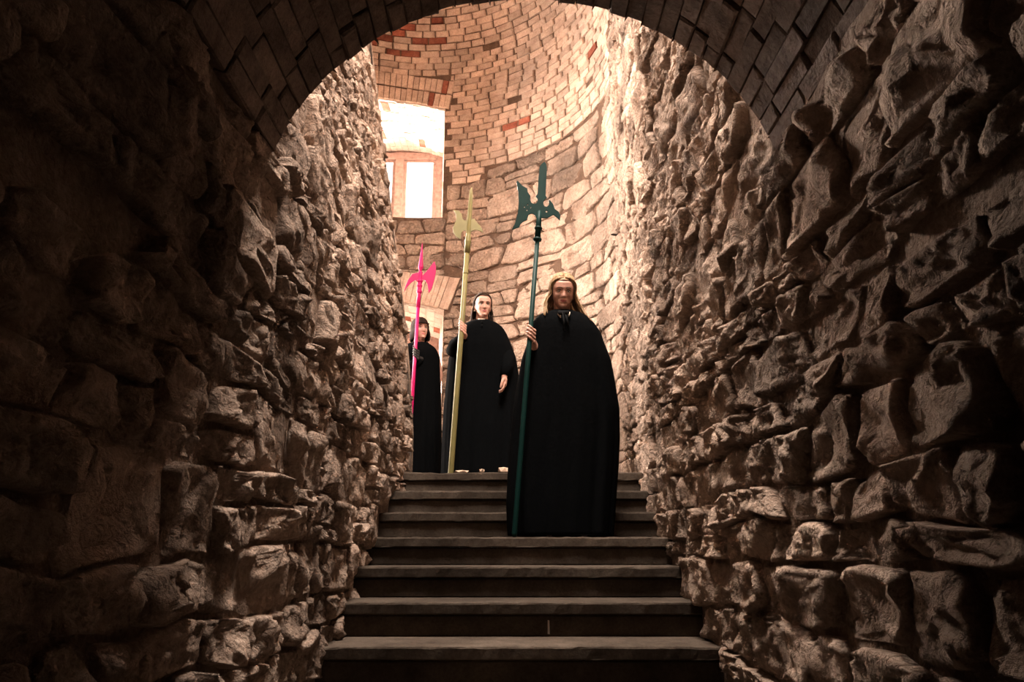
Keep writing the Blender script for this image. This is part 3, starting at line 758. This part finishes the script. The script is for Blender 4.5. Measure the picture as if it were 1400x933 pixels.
def hang_hand(W, s=1):
    """a relaxed left hand below the wrist W, back of the hand outwards, fingers slightly curled"""
    W = Vector(W); parts = [limb([W, W + Vector((0, -.005, -.03)), W + Vector((-.004, -.012, -.075))], [.022, (.026), .024])]
    for i, (dy, L, r) in enumerate(((-.034, .060, .0085), (-.014, .070, .009), (.006, .064, .0088), (.024, .050, .0078))):
        b = W + Vector((-.002, dy - .004, -.078)); parts.append(limb([b, b + Vector((-.006, -.004, -L * .45)), b + Vector((-.022, -.008, -L * .78)), b + Vector((-.040, -.010, -L * .92))], [r * 1.1, r, r * .95, r * .85], 10))
    parts.append(limb([W + Vector((-.008, -.030, -.03)), W + Vector((-.020, -.052, -.060)), W + Vector((-.026, -.056, -.090)), W + Vector((-.030, -.054, -.104))], [.014, .012, .0105, .009], 10))
    parts.append(limb([W + Vector((0, -.028, -.070)), W + Vector((0, .020, -.070))], [.017, .016], 10))
    return merge(parts)
def person(name, feet, H, yaw, pitch, roll, label, arms, extra, hair_fn, hair_mat, voxel, brow=M['brow'], group=None):
    F0 = Vector(feet)
    eye = Vector((0, -0.012, H - .122))
    Mh = Matrix.Translation(eye + Vector((0, .03, -.10))) @ Matrix.Rotation(R(yaw), 4, 'Z') @ Matrix.Rotation(R(pitch), 4, 'X') @ Matrix.Rotation(R(roll), 4, 'Y') @ Matrix.Translation((0, -.03, .10)) @ Matrix.Scale(.935, 4)
    parts = [([Mh @ p for p in HEAD[0]], HEAD[1])]
    for sx in (-1, 1):
        v, f = ball((sx * .074, .012, -.018), (.010, .018, .032)); parts.append(([Mh @ p for p in v], f))
    sh = H - .285
    parts.append(limb([Mh @ Vector((0, .022, -.06)), Vector((0, .018, H - .265)), Vector((0, .02, sh - .03))], [.054, .055, .066]))
    torso = [(sh + .015, .07, .055), (sh - .01, .13, .075), (sh - .05, .175, .095), (sh - .12, .165, .11), (sh - .25, .135, .10), (sh - .35, .125, .095), (sh - .48, .165, .115), (sh - .56, .17, .115), (sh - .62, .10, .08)]
    V = []
    for z, a, b in torso:
        for k in range(28):
            t = 2 * math.pi * k / 28; V.append(Vector((a * math.cos(t), .015 + b * math.sin(t), z)))
    Fq = [tuple(reversed(q)) for q in grid_faces(28, len(torso), True)]; Fq += [tuple(range(28)), tuple(reversed(range((len(torso) - 1) * 28, len(torso) * 28)))]
    parts.append((V, Fq))
    for sx in (-1, 1):
        parts.append(limb([(sx * .085, .015, sh - .55), (sx * .088, .0, sh - .75), (sx * .09, .0, .48), (sx * .092, .015, .30), (sx * .094, .03, .08)], [.082, .070, .050, .052, .036]))
        parts.append(limb([(sx * .094, .035, .046), (sx * .10, -.03, .040), (sx * .105, -.085, .030)], [.036, .034, .028]))
    for pts, rads in arms: parts.append(limb([Vector(p) for p in pts], rads))
    parts += extra
    v, f = merge(parts)
    me = bpy.data.meshes.new('tmp'); me.from_pydata([tuple(p) for p in v], [], f); me.update()
    bm = bmesh.new(); bm.from_mesh(me); bmesh.ops.recalc_face_normals(bm, faces=bm.faces); bm.to_mesh(me); bm.free()
    tmp = bpy.data.objects.new('tmp', me); COL.objects.link(tmp)
    md = tmp.modifiers.new('r', 'REMESH'); md.mode = 'VOXEL'; md.voxel_size = voxel; md.adaptivity = 0.0
    ms = tmp.modifiers.new('s', 'SMOOTH'); ms.factor = 0.5; ms.iterations = 1
    res = bpy.data.meshes.new_from_object(tmp.evaluated_get(bpy.context.evaluated_depsgraph_get()))
    bpy.data.objects.remove(tmp); bpy.data.meshes.remove(me)
    res.materials.clear(); res.materials.append(M['skin']); res.materials.append(M['lips'])
    iv = Mh.inverted(); idx = []
    zc = H - .40
    for p in res.polygons:
        m = 0
        if p.center.z > zc:
            q = iv @ p.center
            if q.y < -.07 and ((abs(q.x) / .022) ** 2 + ((q.z + .068) / .0085) ** 2) < 1: m = 1
        idx.append(m)
    res.polygons.foreach_set('material_index', idx); res.polygons.foreach_set('use_smooth', [True] * len(idx))
    res.name = name
    o = bpy.data.objects.new(name, res); COL.objects.link(o); o.location = F0
    tag(o, label, 'person', group)
    for sx in (-1, 1):
        v, f = ball((sx * .032, -.0705, -.002), (.0135, .0125, .0125), 12, 16)
        e = link('eye', [Mh @ p for p in v], f, M['eye_white'], o, True)
        v, f = ball((sx * .032, -.0775, -.002), (.0062, .0062, .0062), 8, 12)
        link('iris', [Mh @ p for p in v], f, M['iris'], e, True)
        v, f = tube([Mh @ Vector(p) for p in ((sx * .017, -.0825, .0045), (sx * .026, -.0845, .0085), (sx * .036, -.0825, .0082), (sx * .047, -.0735, .002))], [.002, .0032, .0032, .0015], 6)
        link('eyelid', v, f, M['brow'], o, True)
        v, f = tube([Mh @ Vector(p) for p in ((sx * .012, -.094, .0185), (sx * .024, -.0955, .0225), (sx * .038, -.0905, .0230), (sx * .052, -.077, .017))], [(.0015, .0022), (.002, .003), (.0018, .0026), (.001, .001)], 6)
        link('eyebrow', v, f, brow, o, True)
    hv, hf = hair_fn(Mh, H)
    link('hair', hv, hf, hair_mat, o, True)
    return o, Mh

# hair: many tapering locks laid over the scalp
def scalp(phi, e, k=1.0):
    return Vector((.083 * k * math.cos(e) * math.sin(phi), .006 - .108 * k * math.cos(e) * math.cos(phi), .012 + .112 * k * math.sin(e)))
def cap(hairline):
    V, F = [], []; na, ne = 40, 14
    for j in range(ne):
        for i in range(na):
            ph = -math.pi + 2 * math.pi * i / na; lo = hairline(ph); e = lo + (R(89) - lo) * j / (ne - 1)
            V.append(scalp(ph, e, 1.03))
    return V, grid_faces(na, ne, True)
def lock(path, r0, r1, flat=0.5):
    n = len(path); rad = []
    for i in range(n):
        t = i / (n - 1); r = r0 * (0.55 + 0.45 * min(1, t * 4)) * (1 - t) + r1 * t
        rad.append((r, r * flat))
    return tube(path, rad, 7)
def hair_blonde(Mh, H):
    r = random.Random(3); parts = []
    def hl(ph): return R(35) if abs(ph) < R(40) else (R(35) - (abs(ph) - R(40)) / R(45) * R(52) if abs(ph) < R(85) else R(-40))
    v, f = cap(hl); parts.append(([Mh @ p for p in v], f))
    for side in (-1, 1):
        for i in range(46):
            endphi = R(76 + 98 * (i / 45)) + r.uniform(-.04, .04); layer = r.uniform(1.0, 1.12)
            st = R(r.uniform(1, 6)) if i < 24 else R(r.uniform(10, 160)); pts = []
            e0 = R(47 + 34 * i / 15) if i < 16 else R(82)
            for k in range(8):
                t = k / 7; ph = st + (endphi - st) * min(1, t * 1.55) ** 0.62; e = e0 + (R(-6) - e0) * t ** 1.25
                pts.append(scalp(side * ph, e, layer * (0.97 + 0.03 * min(1, t * 3)) + 0.06 * math.sin(t * 3.1)))
            b = pts[-1]; L = r.uniform(.15, .20) if side < 0 else r.uniform(.20, .29); wv = r.uniform(0, 6)
            front = max(0.0, math.cos(endphi) * 1.0)
            for k in range(1, 9):
                t = k / 8
                dx = side * (.026 * math.sin(t * 2.2) + (.085 * t ** 2 if side > 0 else .012 * t)) + .006 * math.sin(wv + t * 7)
                dy = -.015 * front * t + (.0 if i < 20 else .01 * t) + .006 * math.cos(wv + t * 6) - .085 * t * t * (1 if i < 30 else 0)
                pts.append(b + Vector((dx, dy, -L * t)))
            parts.append(([Mh @ p for p in lock(pts, .0155, .003, .55)[0]], lock(pts, .0155, .003, .55)[1]))
    return merge(parts)
def hair_brown(Mh, H):
    r = random.Random(5); parts = []
    def hl(ph): return R(40) if abs(ph) < R(50) else (R(40) - (abs(ph) - R(50)) / R(40) * R(42) if abs(ph) < R(90) else R(-35))
    v, f = cap(hl); parts.append(([Mh @ p for p in v], f))
    for side in (-1, 1):
        for i in range(40):
            endphi = R(92 + 84 * (i / 39)) + r.uniform(-.03, .03); layer = r.uniform(1.02, 1.11)
            st = R(r.uniform(2, 30)) if i < 22 else R(r.uniform(20, 165)); pts = []
            e0 = R(60) if i < 14 else R(82)
            for k in range(8):
                t = k / 7; ph = st + (endphi - st) * min(1, t * 1.35) ** 0.75; e = e0 + (R(-10) - e0) * t
                pts.append(scalp(side * ph, e, layer))
            b = pts[-1]; L = r.uniform(.15, .25); wv = r.uniform(0, 6)
            for k in range(1, 8):
                t = k / 7
                dx = side * (.024 * t + .010 * math.sin(t * 3)) + .003 * math.sin(wv + t * 6); dy = .012 * t
                pts.append(b + Vector((dx, dy, -L * t)))
            g = lock(pts, .0115, .003, .45); parts.append(([Mh @ p for p in g[0]], g[1]))
    return merge(parts)
def hair_bob(Mh, H):
    r = random.Random(9); parts = []
    def hl(ph): return R(22) if abs(ph) < R(48) else (R(22) - (abs(ph) - R(48)) / R(25) * R(50) if abs(ph) < R(73) else R(-35))
    v, f = cap(hl); parts.append(([Mh @ p for p in v], f))
    n = 84
    for i in range(n):
        ph = -math.pi + 2 * math.pi * (i + .5) / n; pts = []; layer = r.uniform(1.0, 1.05); fringe = abs(ph) < R(50)
        for k in range(8):
            t = k / 7; e = R(84) + (R(20 if fringe else -8) - R(84)) * t; pts.append(scalp(ph, e, layer + .02 * math.sin(t * 3)))
        b = pts[-1]; L = r.uniform(.004, .012) if fringe else r.uniform(.105, .120)
        o = Vector((math.sin(ph), -math.cos(ph), 0))
        for k in range(1, 7):
            t = k / 6; pts.append(b + o * (.014 * math.sin(t * 2.6)) + Vector((0, 0, -L * t)))
        g = lock(pts, .0125, .007, .5); parts.append(([Mh @ p for p in g[0]], g[1]))
    return merge(parts)

def cape(parent, rows, folds, seed, mat=M['cloth'], name='cape', n=120, hem_wave=0.0):
    """rows: (z, x_left, x_right, y_front, y_back) in the person's own frame, hem last"""
    rows = sorted(rows, key=lambda q: -q[0]); zt, zb = rows[0][0], rows[-1][0]; tb = [( -q[0], *q[1:]) for q in rows]
    V = []; zs = []; nz = 70
    for j in range(nz):
        t = j / (nz - 1); zs.append(zt + (zb - zt) * t)
    rr = random.Random(seed); ph = [rr.uniform(0, 6.28) for _ in range(4)]
    for z in zs:
        xl, xr, yf, yb = lerp_table(tb, -z); t = (zt - z) / (zt - zb)
        cx, cy, hx, hy = (xl + xr) / 2, (yf + yb) / 2, (xr - xl) / 2, (yb - yf) / 2
        for k in range(n):
            a = 2 * math.pi * k / n; c, s = math.cos(a), math.sin(a)
            am = folds * min(1, t * 1.8) * (0.5 + 0.5 * t)
            fo = am * (0.5 * math.sin(9 * a + ph[0] + t * .7) + 0.35 * math.sin(14 * a + ph[1] - t * 0.5) + 0.25 * math.sin(23 * a + ph[2]))
            ex = 0.82
            x = cx + hx * math.copysign(abs(c) ** ex, c) * (1 + fo * 0.25); y = cy + hy * math.copysign(abs(s) ** ex, s) * (1 + fo)
            dz = hem_wave * t ** 6 * math.sin(3 * a + ph[3])
            V.append((x, y, z + dz))
    F = [tuple(reversed(q)) for q in grid_faces(n, nz, True)]
    o = link(name, V, F, mat, parent, True)
    md = o.modifiers.new('thickness', 'SOLIDIFY'); md.thickness = 0.006; md.offset = 0
    return o
def smoothrows(rows): return rows
def sleeve(parent, pts, rads, name='sleeve', mat=M['cloth']):
    v, f = tube([Vector(p) for p in pts], rads, 16, True); return link(name, v, f, mat, parent, True)
def hood(parent, H, w, d, zc, mat=M['cloth'], name='hood'):
    """thick rolled collar with the folded hood lying round the neck"""
    parts = []; n = 40; V = []; m = 10
    for k in range(n):
        a = 2 * math.pi * k / n; front = max(0, -math.sin(a)); back = max(0, math.sin(a))
        c = Vector((w * math.cos(a), .02 + d * math.sin(a), zc + .012 * back - .030 * front))
        o = Vector((math.cos(a), math.sin(a), 0)); rad = .026 + .022 * back
        for j in range(m):
            b = 2 * math.pi * j / m; V.append(c + o * (rad * 1.1 * math.cos(b)) + Vector((0, 0, rad * .8 * math.sin(b))) + Vector((0, 0, .004 * math.sin(7 * a))))
    F = []
    for k in range(n):
        for j in range(m):
            F.append((k * m + j, k * m + (j + 1) % m, ((k + 1) % n) * m + (j + 1) % m, ((k + 1) % n) * m + j))
    F = [tuple(reversed(q)) for q in F]
    return link(name, V, F, mat, parent, True)

# --- blonde person on the stairs
X1, Y1, Z1 = 0.325, 4.775, Z0 + 3 * RISE + ZO
H1 = 1.675
def rel1(x, y, z): return Vector((x - X1, y - Y1, z))
pa = (Vector((0.178, 4.66, 2.105)) - Vector((0.013, 4.600, 0.07)))
def on1(z): k = z / pa.z; return Vector((0.013 + pa.x * k - X1, 4.600 + pa.y * k - Y1, z))
g1 = on1(1.245); wr1 = g1 + Vector((.035, .055, -.085))
P1, Mh1 = person('person', (X1, Y1, Z1), H1, 2, 11, 2, 'blonde person in a long black cape standing on the stairs with a green halberd',
    [([(-.150, .02, H1 - .36), (-.200, .03, 1.11), wr1], [.052, .042, .027]), ([(.150, .02, H1 - .36), (.215, .04, 1.05), (.14, -.06, .90)], [.052, .042, .030])],
    [grip_hand(g1, pa, wr1, .0165), ball((.13, -.07, .86), (.03, .03, .05))], hair_blonde, M['blonde'], .0036)
c1 = cape(P1, [(H1 - .255, -.080, .080, -.06, .09), (H1 - .272, -.135, .135, -.085, .11), (H1 - .30, -.172, .175, -.10, .12), (H1 - .335, -.195, .205, -.115, .13), (1.28, -.215, .245, -.125, .145), (1.20, -.228, .270, -.128, .15), (1.10, -.262, .305, -.13, .15), (.95, -.288, .326, -.132, .15), (.78, -.312, .345, -.135, .15), (.60, -.330, .340, -.138, .15), (.42, -.345, .325, -.142, .145), (.20, -.355, .300, -.148, .140), (.06, -.350, .285, -.15, .138), (.008, -.345, .28, -.15, .136)], .10, 4)
hood(P1, H1, .078, .072, H1 - .262)
v, f = tube([(-.03, -.115, H1 - .285), (-.02, -.135, H1 - .30), (.01, -.14, H1 - .302), (.035, -.125, H1 - .292)], [(.012, .006), (.016, .008), (.016, .008), (.010, .006)], 8)
b_ = link('ribbon', v, f, M['satin'], P1, True)
v, f = merge([tube([(.0, -.138, H1 - .30), (.004, -.142, H1 - .36), (.002, -.145, H1 - .42)], [(.012, .003), (.010, .003), (.012, .003)], 6), tube([(.012, -.138, H1 - .30), (.024, -.14, H1 - .35), (.028, -.145, H1 - .39)], [(.012, .003), (.010, .003), (.012, .003)], 6)])
link('ribbon_tail', v, f, M['satin'], P1, True)
for (xa, za, xb, zb, nm) in ((-.030, -.292, -.016, -.332, 'collar_tip'), (.040, -.292, .034, -.325, 'collar_tip')):
    v, f = tube([(xa, -.105, H1 + za), ((xa + xb) / 2, -.125, H1 + (za + zb) / 2), (xb, -.130, H1 + zb)], [(.010, .003), (.010, .003), (.002, .002)], 6)
    link(nm, v, f, M['collar'], P1, True)['label'] = 'pale pointed collar tip'

# --- brunette person on the landing
X2, Y2, Z2 = -0.27, 6.58, ZL; H2 = 1.69
pb = Vector((-0.385, 6.28, 2.66)) - Vector((-0.492, 6.20, 0.542))
def on2(z): k = z / pb.z; return Vector((-0.492 + pb.x * k - X2, 6.20 + pb.y * k - Y2, z))
g2_ = on2(1.285); wr2 = g2_ + Vector((.02, .075, -.06)); wl2 = Vector((.205, -.165, .885))
P2, Mh2 = person('person', (X2, Y2, Z2), H2, 14, 3, 0, 'long-haired brunette person in a black cape with a pale olive halberd',
    [([(-.150, .02, H2 - .36), (-.255, -.02, 1.13), wr2], [.052, .042, .027]), ([(.150, .02, H2 - .36), (.225, .02, 1.10), wl2], [.052, .042, .026])],
    [grip_hand(g2_, pb, wr2, .023), hang_hand(wl2)], hair_brown, M['brown'], .0042)
cape(P2, [(H2 - .260, -.076, .076, -.06, .09), (H2 - .280, -.130, .130, -.085, .11), (H2 - .31, -.172, .172, -.10, .12), (H2 - .345, -.195, .200, -.112, .13), (1.30, -.215, .225, -.12, .15), (1.20, -.255, .265, -.125, .155), (1.10, -.285, .300, -.12, .16), (.95, -.300, .325, -.12, .17), (.70, -.315, .330, -.14, .18), (.40, -.325, .320, -.16, .20), (.10, -.325, .30, -.18, .21), (.02, -.325, .295, -.18, .21)], .10, 8)
hood(P2, H2, .074, .070, H2 - .272)
sleeve(P2, [(.215, -.005, 1.16), (.235, -.055, 1.08), (.228, -.115, .98), wl2 + Vector((.0, .004, .005))], [.05, .058, .052, .042])
sleeve(P2, [(-.245, .0, 1.16), (-.250, -.06, 1.14), (-.225, -.15, 1.18), wr2 + Vector((-.002, .012, -.010))], [.055, .058, .050, .040])
for z in (.30, .335): 
    v, f = ball((.008, -.115 - (z - .30) * .35, H2 - z), (.008, .005, .008)); link('button', v, f, M['satin'], P2, True)
v, f = tube([(-.03, -.066, H2 - .262), (0, -.078, H2 - .266), (.03, -.066, H2 - .262)], [.005, .006, .005], 6)
link('necklace', v, f, M['collar'], P2, True)
v, f = ball(Mh2 @ Vector((-.080, .006, -.052)), .006, 6, 8); link('earring', v, f, M['collar'], P2, True)

# --- bob-haired person in the corner
X3, Y3, Z3 = -0.905, 7.19, ZL; H3 = 1.645
pc = Vector((-0.895, 7.02, 2.40)) - Vector((-0.945, 6.98, 0.542))
def on3(z): k = z / pc.z; return Vector((-0.945 + pc.x * k - X3, 6.98 + pc.y * k - Y3, z))
g3 = on3(1.25); wr3 = g3 + Vector((.05, .06, -.05))
P3, Mh3 = person('person', (X3, Y3, Z3), H3, 30, -2, -3, 'bob-haired person with dark fringe half hidden behind the left wall corner',
    [([(-.150, .02, H3 - .36), (-.16, -.05, 1.08), (-.05, -.11, 1.14), (-.02, -.13, 1.16)], [.052, .042, .03, .02]), ([(.150, .02, H3 - .36), (.20, .03, 1.08), (.17, .0, .86)], [.052, .042, .028])],
    [ball((.17, 0, .82), (.025, .03, .05))], hair_bob, M['dark_brown'], .0046)
cape(P3, [(H3 - .258, -.076, .076, -.06, .09), (H3 - .280, -.13, .13, -.085, .11), (H3 - .31, -.165, .165, -.10, .12), (H3 - .345, -.185, .185, -.112, .13), (1.25, -.21, .205, -.12, .15), (1.10, -.225, .215, -.125, .155), (.9, -.235, .222, -.13, .16), (.6, -.25, .232, -.14, .17), (.3, -.26, .240, -.15, .18), (.02, -.265, .245, -.16, .19)], .09, 15)
hood(P3, H3, .072, .068, H3 - .266)
gv, gf = grip_hand(g3, pc, wr3, .017, 1, 1.15)
gme = bpy.data.meshes.new('t'); gme.from_pydata([tuple(p) for p in gv], [], gf)
tmp = bpy.data.objects.new('t', gme); COL.objects.link(tmp); md = tmp.modifiers.new('r', 'REMESH'); md.mode = 'VOXEL'; md.voxel_size = .0035
res = bpy.data.meshes.new_from_object(tmp.evaluated_get(bpy.context.evaluated_depsgraph_get())); bpy.data.objects.remove(tmp); bpy.data.meshes.remove(gme)
res.materials.clear(); res.materials.append(M['leather']); res.polygons.foreach_set('use_smooth', [True] * len(res.polygons)); res.name = 'glove'
go_ = bpy.data.objects.new('glove', res); COL.objects.link(go_); go_.parent = P3; go_['label'] = 'black leather glove'
sleeve(P3, [(-.11, -.09, 1.10), (-.05, -.12, 1.13), wr3 + Vector((0, .0, -.005))], [.05, .05, .036])
